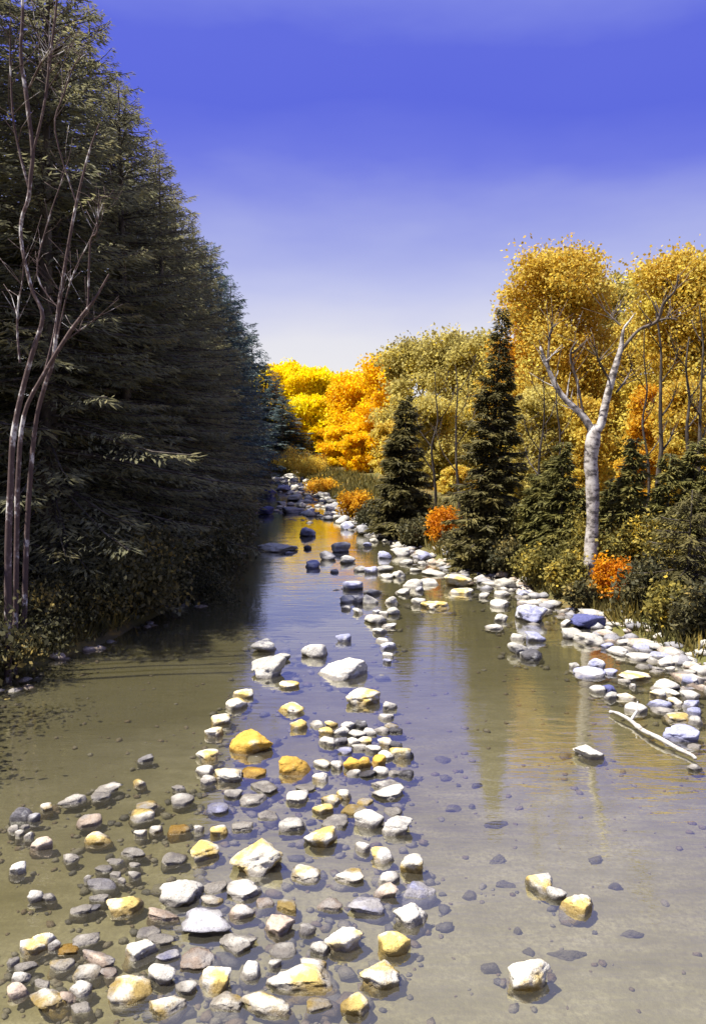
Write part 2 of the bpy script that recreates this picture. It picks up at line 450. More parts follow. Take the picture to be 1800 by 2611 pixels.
def conifer_meshes(name, h, r, seed, mat, per_m=17, sprays=64, base=.05, droop=.28, blade=(.26, .07), power=.85, gap=0.0):
    g = np.random.default_rng(seed)
    T = Tubes()
    bend = g.normal(0, .02 * h, 2)
    zs = np.linspace(-.35, h, 12)
    path = [(bend[0] * (z / h) ** 2 if z > 0 else 0, bend[1] * (z / h) ** 2 if z > 0 else 0, z) for z in zs]
    T.add(path, [max(.018 * h * (1 - .96 * max(z, 0) / h), .012) for z in zs], 8)
    nb = int(h * per_m)
    Ps, Us, Ws, Ls, Wds, Ti = [], [], [], [], [], []
    for i in range(nb):
        t = base + (1 - base) * ((i + g.random()) / nb) ** 1.08
        if t > .995: t = .995
        if gap and g.random() < gap: continue
        z0 = h * t
        az = g.random() * 2 * math.pi
        L = r * (1 - t) ** power * (.62 + .55 * g.random()) + .10
        if g.random() < .07: L *= 1.28
        L *= 1 - .35 * max(0, (.14 - t) / .14)
        d = np.array([math.cos(az), math.sin(az), 0]); side = np.array([-d[1], d[0], 0])
        up0 = .35 * t - .10; dr = droop * (1.1 - t) + .05 * g.random()
        org = np.array([bend[0] * t * t, bend[1] * t * t, z0])
        S = np.linspace(0, 1, 5)
        bp = org + np.outer(S * L, d) + np.outer(L * (up0 * S - dr * S ** 1.6 + .12 * S ** 4), [0, 0, 1])
        if L > .5: T.add(bp, [.010 + .012 * L * (1 - s) * .6 for s in S], 4)
        n = max(6, int(sprays * (L / r) ** .8 * (.8 + .4 * g.random())))
        s = g.random(n) ** .75 * .96 + .04
        P = org + np.outer(s * L, d) + np.outer(L * (up0 * s - dr * s ** 1.6 + .12 * s ** 4), [0, 0, 1])
        tw = (1.05 - s) * L * .42 * g.random(n) * np.where(g.random(n) < .5, -1, 1)
        P = P + tw[:, None] * (side * .85) + np.abs(tw)[:, None] * (d * .5 - np.array([0, 0, .28])) + g.normal(0, .025, (n, 3))
        U = unit(d * .75 + side * np.sign(tw)[:, None] * (.35 + .7 * g.random((n, 1))) + np.array([0, 0, -.30]) + g.normal(0, .22, (n, 3)))
        W = unit(np.cross(U, np.array([0, 0, 1.0]) + g.normal(0, .45, (n, 3))))
        sc = min(1.0, .45 + L / r)
        Ps.append(P); Us.append(U); Ws.append(W)
        Ls.append(blade[0] * sc * (.6 + .8 * g.random(n))); Wds.append(blade[1] * sc * (.7 + .7 * g.random(n)))
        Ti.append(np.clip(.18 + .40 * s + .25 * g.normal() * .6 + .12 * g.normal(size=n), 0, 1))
    # leader
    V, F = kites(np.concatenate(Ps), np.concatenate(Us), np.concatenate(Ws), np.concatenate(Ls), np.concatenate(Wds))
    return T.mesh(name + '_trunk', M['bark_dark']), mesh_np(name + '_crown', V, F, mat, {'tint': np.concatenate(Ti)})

def broadleaf_meshes(name, h, r, seed, mat, nleaf=14000, leaf=.2, low=.22, limbs=12, trunk_r=None, barkm='bark_dark', top_w=.55, clump=.060, lean=.03):
    g = np.random.default_rng(seed)
    T = Tubes()
    tr = trunk_r or .011 * h + .03
    zs = np.linspace(-.3, h * .88, 9)
    wv = np.cumsum(g.normal(0, lean * h * .35, (9, 2)), axis=0); wv[0] = wv[1] = 0
    tp = np.column_stack([wv, zs])
    T.add(smooth_path(tp, 2), np.linspace(tr, .02, 17), 7)
    centres = []
    for i in range(limbs):
        t = low + (0.92 - low) * (i + g.random()) / limbs
        z0 = t * h
        o = np.array([np.interp(z0, zs, wv[:, 0]), np.interp(z0, zs, wv[:, 1]), z0])
        az = i * 2.4 + g.random() * 1.2
        prof = math.sin(math.pi * min(max((t - low * .55) / (1.12 - low * .55), 0), 1)) ** .6
        L = r * (.45 + .6 * prof) * (.7 + .5 * g.random()) * (1 - (1 - top_w) * max(0, t - .5) * 2)
        rise = .35 + .8 * g.random() + .5 * t
        d = np.array([math.cos(az), math.sin(az), rise]); d /= np.linalg.norm(d)
        mid = o + d * L * .5 + g.normal(0, .06 * L, 3)
        end = o + d * L + np.array([0, 0, .12 * L]) + g.normal(0, .10 * L, 3)
        end[2] = end[2] if end[2] < .9 * h else h * (.93 - .14 * g.random() - .10 * (np.hypot(end[0], end[1]) / r) ** 2)
        T.add(smooth_path([o, mid, end], 3), np.linspace(tr * .42 * (1.15 - t), .012, 7), 5)
        for k in range(8):
            s = .35 + .65 * g.random()
            q = o + (mid - o) * min(1, s * 2) if s < .5 else mid + (end - mid) * (s * 2 - 1)
            dd = unit(g.normal(0, 1, 3) + np.array([0, 0, .55]) + d * .5)
            e = q + dd * r * (.18 + .50 * g.random())
            e[2] = e[2] if e[2] < .93 * h else h * (.96 - .16 * g.random() - .10 * (np.hypot(e[0], e[1]) / r) ** 2)
            T.add([q, (q + e) / 2 + g.normal(0, .03 * r, 3), e], [.022, .014, .007], 4)
            centres += [e, (q + e) / 2]
        centres += [end, mid]
    for k in range(4):
        centres.append(np.array([wv[-1, 0], wv[-1, 1], h * (.84 + .035 * k)]) + g.normal(0, .05 * r, 3))
    if low < .13:                                   # leafy down to the ground
        for k in range(int(limbs * 3.2)):
            a = g.random() * 6.28; q = r * (.2 + .75 * g.random() ** .7); z = h * (.05 + .45 * g.random())
            p0 = np.array([0, 0, max(z - q * .45, .1)]); p1 = np.array([math.cos(a) * q, math.sin(a) * q, z])
            T.add([p0, (p0 + p1) / 2 + g.normal(0, .04 * r, 3), p1], [tr * .25, tr * .15, .008], 4)
            centres += [p1, p0 + (p1 - p0) * .65]
    C = np.array(centres)
    C = C[C[:, 2] < h * .985]
    C[:, 2] = np.minimum(C[:, 2], h * .97)
    nleaf = int(nleaf * 1.25)
    wgt = .12 + g.random(len(C)) ** 1.6; wgt /= wgt.sum()
    ct = np.clip(.5 + .26 * g.normal(size=len(C)), 0, 1)
    pick = g.choice(len(C), nleaf, p=wgt)
    gn = g.normal(0, 1, (nleaf, 3)); gn *= np.minimum(1, 2.2 / (np.linalg.norm(gn, axis=1, keepdims=True) + 1e-6))
    off = gn * np.array([1, 1, .75]) * clump * h * (.35 + .85 * g.random((len(C), 1)))[pick] * min(1.0, .45 + 1.6 * r / h)
    P = C[pick] + off
    keep = P[:, 2] > .12 * h * low; P = P[keep]; pick = pick[keep]; n = len(P)
    U = unit(g.normal(0, 1, (n, 3)) + np.array([0, 0, -.45])); W = unit(np.cross(U, g.normal(0, 1, (n, 3))))
    L = leaf * (.65 + .7 * g.random(n))
    V, F = kites(P, U, W, L, L * .72)
    ti = np.clip(ct[pick] + .13 * g.normal(size=n), 0, 1)
    return T.mesh(name + '_trunk', M[barkm]), mesh_np(name + '_crown', V, F, mat, {'tint': ti})

def shrub_meshes(name, h, r, seed, mat, nleaf=5000, leaf=.11, stems=9, weep=0.0):
    g = np.random.default_rng(seed)
    T = Tubes(); C = []
    for i in range(stems):
        az = i * 2.4 + g.random(); out = r * (.15 + .75 * g.random())
        e = np.array([math.cos(az) * out, math.sin(az) * out, h * (.55 + .42 * g.random()) * (1 - .35 * out / r)])
        m = e * np.array([.4, .4, .6]) + g.normal(0, .05 * r, 3)
        T.add(smooth_path([(0.06 * math.cos(az), .06 * math.sin(az), -.25), m, e], 3), np.linspace(.028, .008, 7), 5)
        C += [e, (e + m) / 2, m]
        for k in range(3):
            dd = unit(g.normal(0, 1, 3) + np.array([0, 0, .2 - weep])) * r * (.2 + .3 * g.random())
            C.append(e * (.6 + .4 * g.random()) + dd)
    C = np.array(C); C[:, 2] = np.clip(C[:, 2], .1 * h, h)
    ct = np.clip(.45 + .25 * g.normal(size=len(C)), 0, 1)
    pick = g.integers(0, len(C), nleaf)
    P = C[pick] + g.normal(0, 1, (nleaf, 3)) * np.array([.17 * r, .17 * r, .13 * h])
    P[:, 2] = np.maximum(P[:, 2], .02 + .1 * g.random(nleaf))
    U = unit(g.normal(0, 1, (nleaf, 3)) + np.array([0, 0, -.2 - weep])); W = unit(np.cross(U, g.normal(0, 1, (nleaf, 3))))
    L = leaf * (.6 + .8 * g.random(nleaf))
    V, F = kites(P, U, W, L, L * .6)
    return T.mesh(name + '_stems', M['bark_dark']), mesh_np(name + '_leaves', V, F, mat, {'tint': np.clip(ct[pick] + .12 * g.normal(size=nleaf), 0, 1)})

def plant(name, meshes, loc, label, cat, group=None, rz=0.0, scale=(1, 1, 1), parts=('trunk', 'crown')):
    o = thing(name, loc, label, cat, group, rz, scale)
    for pn, me in zip(parts, meshes): obj(pn, me, o)
    return o

rng = random.Random(11)
# ------------------------------------------------------------------ dark conifers on the left bank
def line_y(x): return 150 + (x - 270) * (920 - 150) / (700 - 270)
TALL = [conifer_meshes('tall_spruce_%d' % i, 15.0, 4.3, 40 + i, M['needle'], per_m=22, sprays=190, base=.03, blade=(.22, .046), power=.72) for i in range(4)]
TALLT = [conifer_meshes('teal_spruce_%d' % i, 15.0, 4.3, 50 + i, M['needle_blue'], per_m=19, sprays=110, base=.02, blade=(.30, .075), power=.72) for i in range(2)]
TALLB = [conifer_meshes('blue_spruce_%d' % i, 12.0, 3.4, 60 + i, M['needle_blue'], per_m=15, sprays=70, base=.02, blade=(.42, .12)) for i in range(2)]
lefts = [(17.2, 2.6), (19.2, 3.1), (21.3, 2.2), (23.6, 3.0), (26.0, 2.2), (28.6, 3.0), (31.4, 2.2), (34.5, 3.0), (38, 2.3), (42, 3.0), (46.5, 2.4), (51.5, 3.0), (57, 2.5), (63, 2.8), (69, 2.4)]
for i, (d, off) in enumerate(lefts):
    X = float(XLf(d)) - off
    tx = CX + X * FPX / d
    h = CAM_H + (HORIZON - line_y(tx)) * d / FPX - .6
    h = min(max(h, 9.0), 19.0) * (rng.uniform(.86, 1.0) if i % 2 else 1.0)
    s = h / 15.0
    where = 'nearest the viewer' if i == 0 else ('%s from the viewer' % ORD[i])
    plant('conifer_tree', TALL[i % 4] if d < 40 else TALLT[i % 2], (X, d, gz(X, d)), 'tall dark green conifer in the left bank front row, %s' % where, 'tree',
          'tall dark conifers along the left bank', rng.random() * 6.28, (s, s, s))
backs = [(15.5, 6.6), (19.5, 6.2), (24, 6.6), (29, 6.0), (35, 6.4), (42, 6.0), (50, 6.4)]
for i, (d, off) in enumerate(backs):
    X = float(XLf(d)) - off
    tx = CX + X * FPX / d
    s = min(CAM_H + (HORIZON - line_y(tx) + 40) * d / FPX - .8, 21.0) / 15.0
    where = 'nearest the viewer' if i == 0 else ('%s from the viewer' % ORD[i])
    plant('conifer_tree', TALL[(i + 2) % 4], (X, d, gz(X, d)), 'dark conifer in the second row behind the left bank trees, %s' % where, 'tree',
          'tall dark conifers along the left bank', rng.random() * 6.28, (s, s, s))
fars = [(600, 84, 775), (645, 86, 830), (678, 84, 900), (702, 82, 950), (722, 79, 1010), (738, 80, 1075)]
for i, (px, d, top) in enumerate(fars):
    X = (px - CX) * d / FPX; z = gz(X, d)
    h = CAM_H + (HORIZON - top) * d / FPX - z
    s = h / 12.0
    plant('conifer_tree', TALLB[i % 2], (X, d, z), 'blue-green conifer past the far river bend, %s from the left' % ORD[sorted(p[0] for p in fars).index(px)], 'tree',
          'blue-green conifers past the far bend', rng.random() * 6.28, (max(s, 1.0), max(s, 1.0), s))

# low dark growth that hangs over the left waterline
SHL = [shrub_meshes('bank_shrub_%d' % i, 1.25, 1.45, 80 + i, M['dark_leaf'], 11000, .085, weep=.7) for i in range(3)]
for i, d in enumerate([9.5, 11.3, 13.0, 14.8, 16.5, 18.3, 20.5, 23, 26, 29.5, 34, 39, 45, 52, 60, 68]):
    X = float(XLf(d)) - .2 - .9 * rng.random()
    s = rng.uniform(.6, 1.3)
    where = 'nearest the viewer' if i == 0 else ('%s from the viewer' % ORD[i])
    plant('bank_shrub', SHL[i % 3], (X, d, gz(X, d) - .05), 'dark leafy shrub hanging over the left waterline, %s' % where, 'shrub',
          'dark shrubs along the left waterline', rng.random() * 6.28, (s, s, s), ('stems', 'leaves'))

# bare pale-barked trees in front of the left conifers
def pix_tree(name, y0, trunk, branches, label, cat, barkm, wk=1.0, thin='bark_dark', wob_y=.3, base_fix=None, names=('trunk', 'branch'), seed=1, sides=8):
    g = np.random.default_rng(seed)
    px, py = trunk[0][0], trunk[0][1]
    b = at_y(px, py, y0)
    base = np.array([b[0], y0, gz(b[0], y0)])
    o = thing(name, base, label, cat)
    def pts(lst, ystart, dy):
        P, Rr = [], []
        for k, (x, y, w) in enumerate(lst):
            yy = ystart + dy * k / max(1, len(lst) - 1)
            P.append(at_y(x, y, yy)); Rr.append(max(w * wk * .5 * yy / FPX, .006))
        return np.array(P), np.array(Rr)
    P, Rr = pts(trunk, y0, wob_y * g.normal() * .5)
    P[0] = base + np.array([0, 0, -.25])
    sp_ = smooth_path(P, 4); sr = np.interp(np.linspace(0, len(Rr) - 1, len(sp_)), range(len(Rr)), Rr)
    T = Tubes(); T.add(sp_ - base, sr * (1 + .035 * g.normal(size=len(sr))), sides + 2)
    obj(names[0], T.mesh(name + '_trunk', M[barkm]), o)
    for br in branches:
        x0, y0p = br[0][0], br[0][1]
        # root the branch on the nearest trunk depth
        k = int(np.argmin([(x - x0) ** 2 + (y - y0p) ** 2 for x, y, w in trunk]))
        ys_ = P[k, 1] if k else y0
        Q, Qr = pts(br, ys_, wob_y * g.normal())
        sq = smooth_path(Q, 4); sr = np.interp(np.linspace(0, len(Qr) - 1, len(sq)), range(len(Qr)), Qr)
        T = Tubes(); T.add(sq - base, sr, sides)
        for j in range(4 + 2 * len(br)):
            k = g.integers(len(sq) // 3, len(sq) - 1)
            dv = unit(np.array([g.normal(), g.normal() * .6, .9 + .5 * g.random()]))
            ln = .25 + .6 * g.random()
            a = sq[k] - base
            T.add([a, a + dv * ln * .5 + g.normal(0, .03, 3), a + dv * ln], [min(sr[k] * .5, .02), min(sr[k] * .3, .012), .004], 5)
        obj(names[1], T.mesh(name + '_branch', M[barkm if br[0][2] > 13 else thin]), o)
    return o
pix_tree('bare_tree', 12.4,
    [(18, 1700, 44), (22, 1400, 40), (28, 1250, 36), (34, 1120, 33), (56, 1005, 30), (85, 895, 27), (110, 807, 22), (85, 745, 20), (70, 690, 19), (56, 620, 19), (56, 560, 20), (73, 508, 22), (79, 451, 22), (84, 384, 22), (68, 243, 22), (54, 141, 19), (59, 34, 17), (56, -70, 14)],
    [[(75, 480, 15), (51, 389, 13), (34, 293, 12), (27, 147, 9), (28, 60, 5)], [(82, 400, 15), (113, 271, 13), (133, 113, 14), (144, 23, 12), (150, -60, 9)],
     [(75, 225, 12), (107, 158, 10), (131, 122, 6)], [(52, 925, 13), (45, 840, 12), (48, 773, 10), (59, 711, 8), (62, 640, 5)], [(120, 250, 8), (124, 160, 6), (128, 90, 4)]],
    'leafless tree with white-flecked mauve bark at the left edge, tallest of three', 'tree', 'bark_mauve', .44, 'bark_mauve', seed=5)
pix_tree('bare_tree', 12.9,
    [(36, 1690, 34), (44, 1350, 30), (47, 1219, 28), (62, 1060, 24), (113, 954, 22), (180, 846, 24), (243, 762, 17), (278, 700, 8)],
    [[(225, 785, 13), (231, 620, 10), (248, 592, 9), (256, 507, 6), (303, 508, 3)], [(113, 954, 12), (138, 850, 8), (150, 760, 6), (160, 700, 4)], [(165, 870, 10), (215, 835, 8), (262, 800, 4)]],
    'leafless mauve tree leaning right in front of the dark conifers, left bank', 'tree', 'bark_mauve', .44, 'bark_mauve', seed=7)
pix_tree('bare_tree', 13.4,
    [(60, 1680, 34), (70, 1350, 30), (90, 1095, 26), (116, 982, 24), (135, 925, 22), (150, 800, 19), (163, 700, 18), (192, 536, 16), (226, 395, 12), (254, 316, 6)],
    [[(152, 790, 10), (96, 700, 9), (124, 564, 8), (158, 462, 6), (178, 400, 4)], [(196, 520, 9), (141, 333, 9), (163, 243, 9), (186, 175, 8), (211, 138, 5)], [(140, 900, 9), (180, 720, 8), (236, 600, 6), (262, 520, 4)]],
    'slim leafless tree rising straight between the other two bare trees, left bank', 'tree', 'bark_mauve', .44, 'bark_mauve', seed=9)

# ------------------------------------------------------------------ autumn wood on the right bank
def px_plant(kind, px, d, top, half_w, seed, mat, label, group, nleaf=14000, leaf=.2, low=.2, **kw):
    X = (px - CX) * d / FPX; z = gz(X, d)
    h = CAM_H + (HORIZON - top) * d / FPX - z
    r = half_w * d / FPX
    return plant(kind, broadleaf_meshes(kind + str(seed), h, r, seed, M[mat], nleaf, leaf, low, **kw), (X, d, z), label, 'tree', group)
G = 'autumn trees on the right bank and beyond'
px_plant('autumn_tree', 742, 96, 930, 95, 101, 'yellow', 'bright lemon yellow tree touching the dark conifers at the river end', G, 21750, 0.336, .05)
px_plant('autumn_tree', 800, 93, 945, 85, 102, 'yellow', 'bright yellow tree at the river end, between lemon and orange trees', G, 20300, 0.336, .05)
px_plant('autumn_tree', 795, 86, 1010, 80, 103, 'yellow', 'lower yellow tree at the river end, in front of the taller two', G, 14500, 0.320, .03)
px_plant('autumn_tree', 905, 82, 948, 75, 104, 'orange', 'rounded orange tree nearest the yellow trees at the river end', G, 21750, 0.288, .04)
px_plant('autumn_tree', 970, 76, 912, 80, 105, 'orange', 'taller orange tree right behind the small spruce', G, 23200, 0.272, .04)
px_plant('autumn_tree', 880, 76, 1085, 60, 106, 'orange', 'low orange tree just above the far white boulder', G, 13050, 0.240, .02)
px_plant('autumn_tree', 1050, 62, 862, 85, 107, 'olive', 'olive yellow tree between the two spruces, left one', G, 23200, 0.240, .08)
px_plant('autumn_tree', 1130, 58, 838, 85, 108, 'olive', 'olive yellow tree between the two spruces, taller right one', G, 23200, 0.224, .08)
px_plant('autumn_tree', 1215, 56, 848, 85, 109, 'olive', 'dull olive tree directly behind the tall spruce', G, 21750, 0.224, .08)
px_plant('autumn_tree', 1300, 50, 880, 80, 110, 'gold', 'golden tree just right of the tall spruce tip', G, 21750, 0.208, .08)
px_plant('autumn_tree', 1430, 38, 622, 140, 111, 'gold', 'tallest golden tree, its domed crown above the white birch', G, 60000, .155, .06, limbs=24)
px_plant('autumn_tree', 1375, 41, 740, 90, 112, 'rustgold', 'rusty golden tree left of the tallest domed one', G, 21750, 0.168, .12)
px_plant('autumn_tree', 1540, 44, 690, 80, 113, 'olive', 'greyish olive tree behind the right limb of the birch', G, 21750, 0.176, .10)
px_plant('autumn_tree', 1625, 40, 800, 80, 114, 'gold', 'lower yellow-olive tree in the gap right of the birch', G, 21750, 0.168, .10)
px_plant('autumn_tree', 1715, 35, 648, 130, 115, 'gold', 'tall golden tree near the right edge of the view', G, 52000, .15, .06, limbs=22)
px_plant('autumn_tree', 1815, 34, 690, 90, 116, 'olive', 'olive tree cut by the right edge of the view', G, 20300, 0.160, .12)
px_plant('autumn_tree', 1110, 44, 1010, 70, 117, 'olive', 'short olive tree just left of the tall spruce', G, 17400, 0.176, .04)
px_plant('autumn_tree', 1375, 34, 985, 75, 118, 'olive', 'short olive yellow tree left of the birch trunk', G, 18850, 0.136, .04)
px_plant('autumn_tree', 1640, 31, 975, 50, 119, 'rustgold', 'small orange tree behind the birch, right of its fork', G, 8700, 0.128, .10)
px_plant('autumn_tree', 1745, 29, 960, 80, 120, 'gold', 'small golden tree behind the dark saplings at right', G, 18850, 0.128, .05)
px_plant('autumn_tree', 1480, 33, 1010, 70, 121, 'gold', 'small yellow-olive tree straight behind the birch trunk', G, 17400, 0.136, .04)
px_plant('autumn_tree', 1010, 56, 1075, 65, 122, 'gold', 'low golden tree beside the foot of the small spruce', G, 15950, 0.208, .03)

px_plant('autumn_tree', 860, 84, 1090, 60, 123, 'orange', 'low orange tree at the river end beside the yellow trees', G, 13050, 0.208, .02)
px_plant('autumn_tree', 850, 70, 1130, 55, 124, 'orange', 'very low orange tree just behind the far white boulder', G, 11600, 0.192, .02)
px_plant('autumn_tree', 930, 62, 1105, 60, 125, 'orange', 'low orange tree left of the small spruce', G, 14500, 0.192, .02)
px_plant('autumn_tree', 1085, 48, 1200, 60, 126, 'olive', 'very low olive tree behind the small orange bush', G, 11000, .16, .02)
px_plant('autumn_tree', 1165, 40, 1190, 60, 127, 'gold', 'very low golden tree left of the tall spruce foot', G, 11000, .14, .02)
px_plant('autumn_tree', 1330, 34, 1220, 60, 128, 'olive', 'very low olive tree right of the tall spruce foot', G, 11000, .13, .02)

# spruces on the right bank
def px_conifer(px, base_y, top, half_w, seed, mat, label, name='spruce_tree', group=None, **kw):
    b = on_ground(px, base_y); d = b[1]
    zt = at_y(px, top, d)[2]; h = zt - b[2]; r = half_w * d / FPX
    return plant(name, conifer_meshes(name + str(seed), h, r, seed, M[mat], **kw), (b[0], d, b[2]), label, 'tree', group)
px_conifer(1022, 1372, 1010, 80, 201, 'needle_olive', 'small dark spruce in front of the orange trees', per_m=44, sprays=150, blade=(.26, .060), base=.02)
px_conifer(1245, 1442, 790, 118, 202, 'needle_olive', 'tall narrow dark spruce rising above the olive trees', per_m=48, sprays=160, blade=(.22, .050), base=.02, power=1.05)
SG = 'young dark conifers behind the birch'
names_s = ['leftmost', 'second from left', 'third from left', 'just left of the birch trunk', 'just right of the birch trunk', 'sixth from left', 'tallest, below the golden tree', 'second from right', 'rightmost']
for i, (px, by, tp, hw) in enumerate([(1362, 1450, 1210, 36), (1398, 1452, 1165, 38), (1428, 1455, 1128, 42), (1466, 1450, 1245, 40), (1556, 1452, 1230, 40), (1598, 1456, 1122, 40), (1695, 1458, 1158, 50), (1752, 1455, 1125, 48), (1790, 1460, 1205, 44)]):
    px_conifer(px, by, tp, hw, 220 + i, 'needle_green', 'young dark green conifer in the row behind the birch, %s' % names_s[i], 'young_conifer', SG,
               per_m=44, sprays=70, blade=(.18, .045), base=.01, power=.6)
px_conifer(1748, 1560, 1250, 150, 240, 'needle_olive', 'broad dark low conifer on the bank near the right edge', 'low_conifer', None, per_m=44, sprays=100, blade=(.14, .030), base=.01)

# white birch with the forked trunk
bb = on_ground(1504, 1490); yb = float(bb[1])
pix_tree('birch_tree', yb,
    [(1500, 1492, 62), (1503, 1462, 58), (1505, 1426, 50), (1510, 1313, 45), (1509, 1230, 46), (1505, 1180, 48), (1510, 1130, 52), (1516, 1098, 46), (1530, 1085, 30), (1543, 1029, 28), (1562, 955, 25), (1582, 888, 19), (1588, 842, 9), (1604, 818, 6), (1618, 798, 3)],
    [[(1514, 1112, 30), (1486, 1062, 25), (1430, 1006, 20), (1396, 938, 14), (1377, 886, 9)], [(1396, 938, 9), (1402, 848, 8), (1422, 824, 4)],
     [(1582, 895, 12), (1627, 842, 11), (1673, 820, 12), (1690, 775, 11), (1720, 740, 7), (1728, 700, 4)], [(1673, 820, 9), (1700, 812, 7), (1725, 815, 5)],
     [(1488, 1064, 8), (1470, 972, 8), (1453, 905, 8), (1471, 868, 4)], [(1571, 1000, 8), (1590, 975, 7), (1609, 942, 4)], [(1556, 975, 8), (1526, 921, 8), (1515, 880, 5)], [(1582, 830, 7), (1560, 810, 7), (1540, 790, 4)]],
    'white-barked birch with a forked trunk beside the orange bush', 'tree', 'bark_birch', .70, 'bark_twig', wob_y=.5, seed=21, sides=8)

# slim dark leafless saplings against the golden foliage
SL = [(1680, 1330, 800, 27.5, 16, 'third from the right'), (1752, 1330, 860, 26.5, 14, 'second from the right'), (1108, 1330, 950, 33, 9, 'between the two spruces, left'), (1168, 1340, 930, 31, 9, 'between the two spruces, right'),
      (1378, 1340, 960, 28, 9, 'just right of the tall spruce'), (1425, 1340, 880, 29, 8, 'left of the birch fork'), (1645, 1330, 830, 28, 9, 'right of the birch'), (1788, 1340, 780, 26, 12, 'at the right edge')]
for i, (px, by, tp, d, w, lb) in enumerate(SL):
    gg = random.Random(900 + i)
    n_ = 6
    tr_ = [(px + gg.uniform(-9, 9) * (k > 0), by + (tp - by) * k / n_, w * (1 - .8 * k / n_)) for k in range(n_ + 1)]
    br_ = []
    for k in (2, 3, 4, 5):
        x0, y0_, w0 = tr_[k]; sd = gg.choice((-1, 1)); ln = gg.uniform(50, 110)
        br_.append([(x0, y0_, w0 * .6), (x0 + sd * ln * .35, y0_ - ln * .5, w0 * .4), (x0 + sd * ln * .5, y0_ - ln, 2)])
    o_ = pix_tree('bare_sapling', d, tr_, br_, 'slim dark leafless sapling against golden foliage, ' + lb, 'sapling', 'bark_dark', 1.0, 'bark_dark', wob_y=.6, seed=950 + i, sides=5)
    o_['group'] = 'slim dark saplings in the golden wood'

# bushes on the right bank
def px_shrub(px, by, top, hw, seed, mat, label, group=None, nleaf=5000, leaf=.10, name='bush'):
    b = on_ground(px, by); d = float(b[1])
    h = at_y(px, top, d)[2] - b[2]; r = hw * d / FPX
    return plant(name, shrub_meshes(name + str(seed), h, r, seed, M[mat], nleaf, leaf), (b[0], d, b[2]), label, 'bush', group, parts=('stems', 'leaves'))
px_shrub(1566, 1535, 1425, 60, 301, 'rust', 'vivid orange bush at the foot of the white birch', None, 6000, .075)
px_shrub(1120, 1385, 1288, 48, 302, 'rust', 'small orange bush between the two spruces', None, 4500, .10)
BG = 'low shrubs on the right bank'
for i, (px, by, tp, hw, mt, lb) in enumerate([
    (905, 1318, 1255, 45, 'rustgold', 'rusty gold shrub on the far right bank, above the lavender boulder'),
    (965, 1362, 1290, 60, 'dark_leaf', 'dark shrub at the left foot of the small spruce'),
    (1060, 1392, 1320, 55, 'dark_leaf', 'dark shrub just left of the small orange bush'),
    (1175, 1425, 1350, 60, 'dark_leaf', 'dark shrub just right of the small orange bush'),
    (1300, 1462, 1365, 75, 'dark_leaf', 'dark shrub at the right foot of the tall spruce'),
    (1385, 1490, 1385, 65, 'shrub_olive', 'yellowish olive shrub halfway between tall spruce and birch'),
    (1445, 1515, 1420, 55, 'shrub_olive', 'yellowish olive shrub close to the left of the birch foot'),
    (1490, 1548, 1492, 45, 'dark_leaf', 'small dark shrub below the birch foot'),
    (1640, 1565, 1420, 75, 'dark_leaf', 'dark shrub just right of the vivid orange bush'),
    (1700, 1600, 1480, 70, 'shrub_olive', 'olive shrub on the bank below the low conifer'),
    (1790, 1625, 1480, 75, 'dark_leaf', 'dark shrub cut by the right edge above the long pale ledge'),
    (1350, 1440, 1270, 55, 'shrub_olive', 'taller olive shrub under the leftmost young conifer'),
    (1580, 1470, 1300, 70, 'shrub_olive', 'taller olive shrub right behind the birch trunk'),
    (1480, 1462, 1310, 60, 'shrub_olive', 'taller olive shrub just left behind the birch trunk'),
    (1690, 1475, 1310, 80, 'shrub_olive', 'taller olive shrub under the young conifers at right'),
    (820, 1262, 1215, 40, 'rustgold', 'small rusty gold shrub behind the far white boulder'),
    (792, 1212, 1168, 50, 'gold', 'golden shrub at the very end of the river, rightmost there'),
    (742, 1200, 1150, 50, 'gold', 'golden shrub closing the river end, middle one'),
    (690, 1198, 1150, 50, 'dark_leaf', 'dark shrub closing the river end, at the conifers')]):
    px_shrub(px, by, tp, hw, 310 + i, mt, lb, BG, 5000, .095 if by > 1400 else .13, 'low_shrub')

# ------------------------------------------------------------------ stones
def ico(sub):
    import bmesh
    bm = bmesh.new(); bmesh.ops.create_icosphere(bm, subdivisions=sub, radius=1.0)
    V = np.array([v.co[:] for v in bm.verts]); F = np.array([[v.index for v in f.verts] for f in bm.faces]); bm.free()
    return V, F
ICO = {2: ico(3), 3: ico(3), 4: ico(4)}
def rock_shape(seed, sub=3):
    g = np.random.default_rng(seed)
    V, F = ICO[sub]
    r = np.full(len(V), 1.25)
    for k in range(11):
        n = unit(g.normal(0, 1, 3) * np.array([1, 1, .8])); dd = .60 + .36 * g.random()
        c = V @ n
        r = np.minimum(r, np.where(c > .05, dd / np.maximum(c, .05), 9))
    off = g.random(3) * 50
    nz = np.array([mnoise.noise(Vector(v * 2.1 + off)) * .14 + mnoise.noise(Vector(v * 4.6 + off)) * .085 + (mnoise.noise(Vector(v * 10 + off)) * .045 if sub > 2 else 0) for v in V])
    W = V * (r + nz)[:, None]
    W /= np.array([np.abs(W[:, 0]).max(), np.abs(W[:, 1]).max(), np.abs(W[:, 2]).max()])
    return W, F
rock_count = 0
SPOTS = []
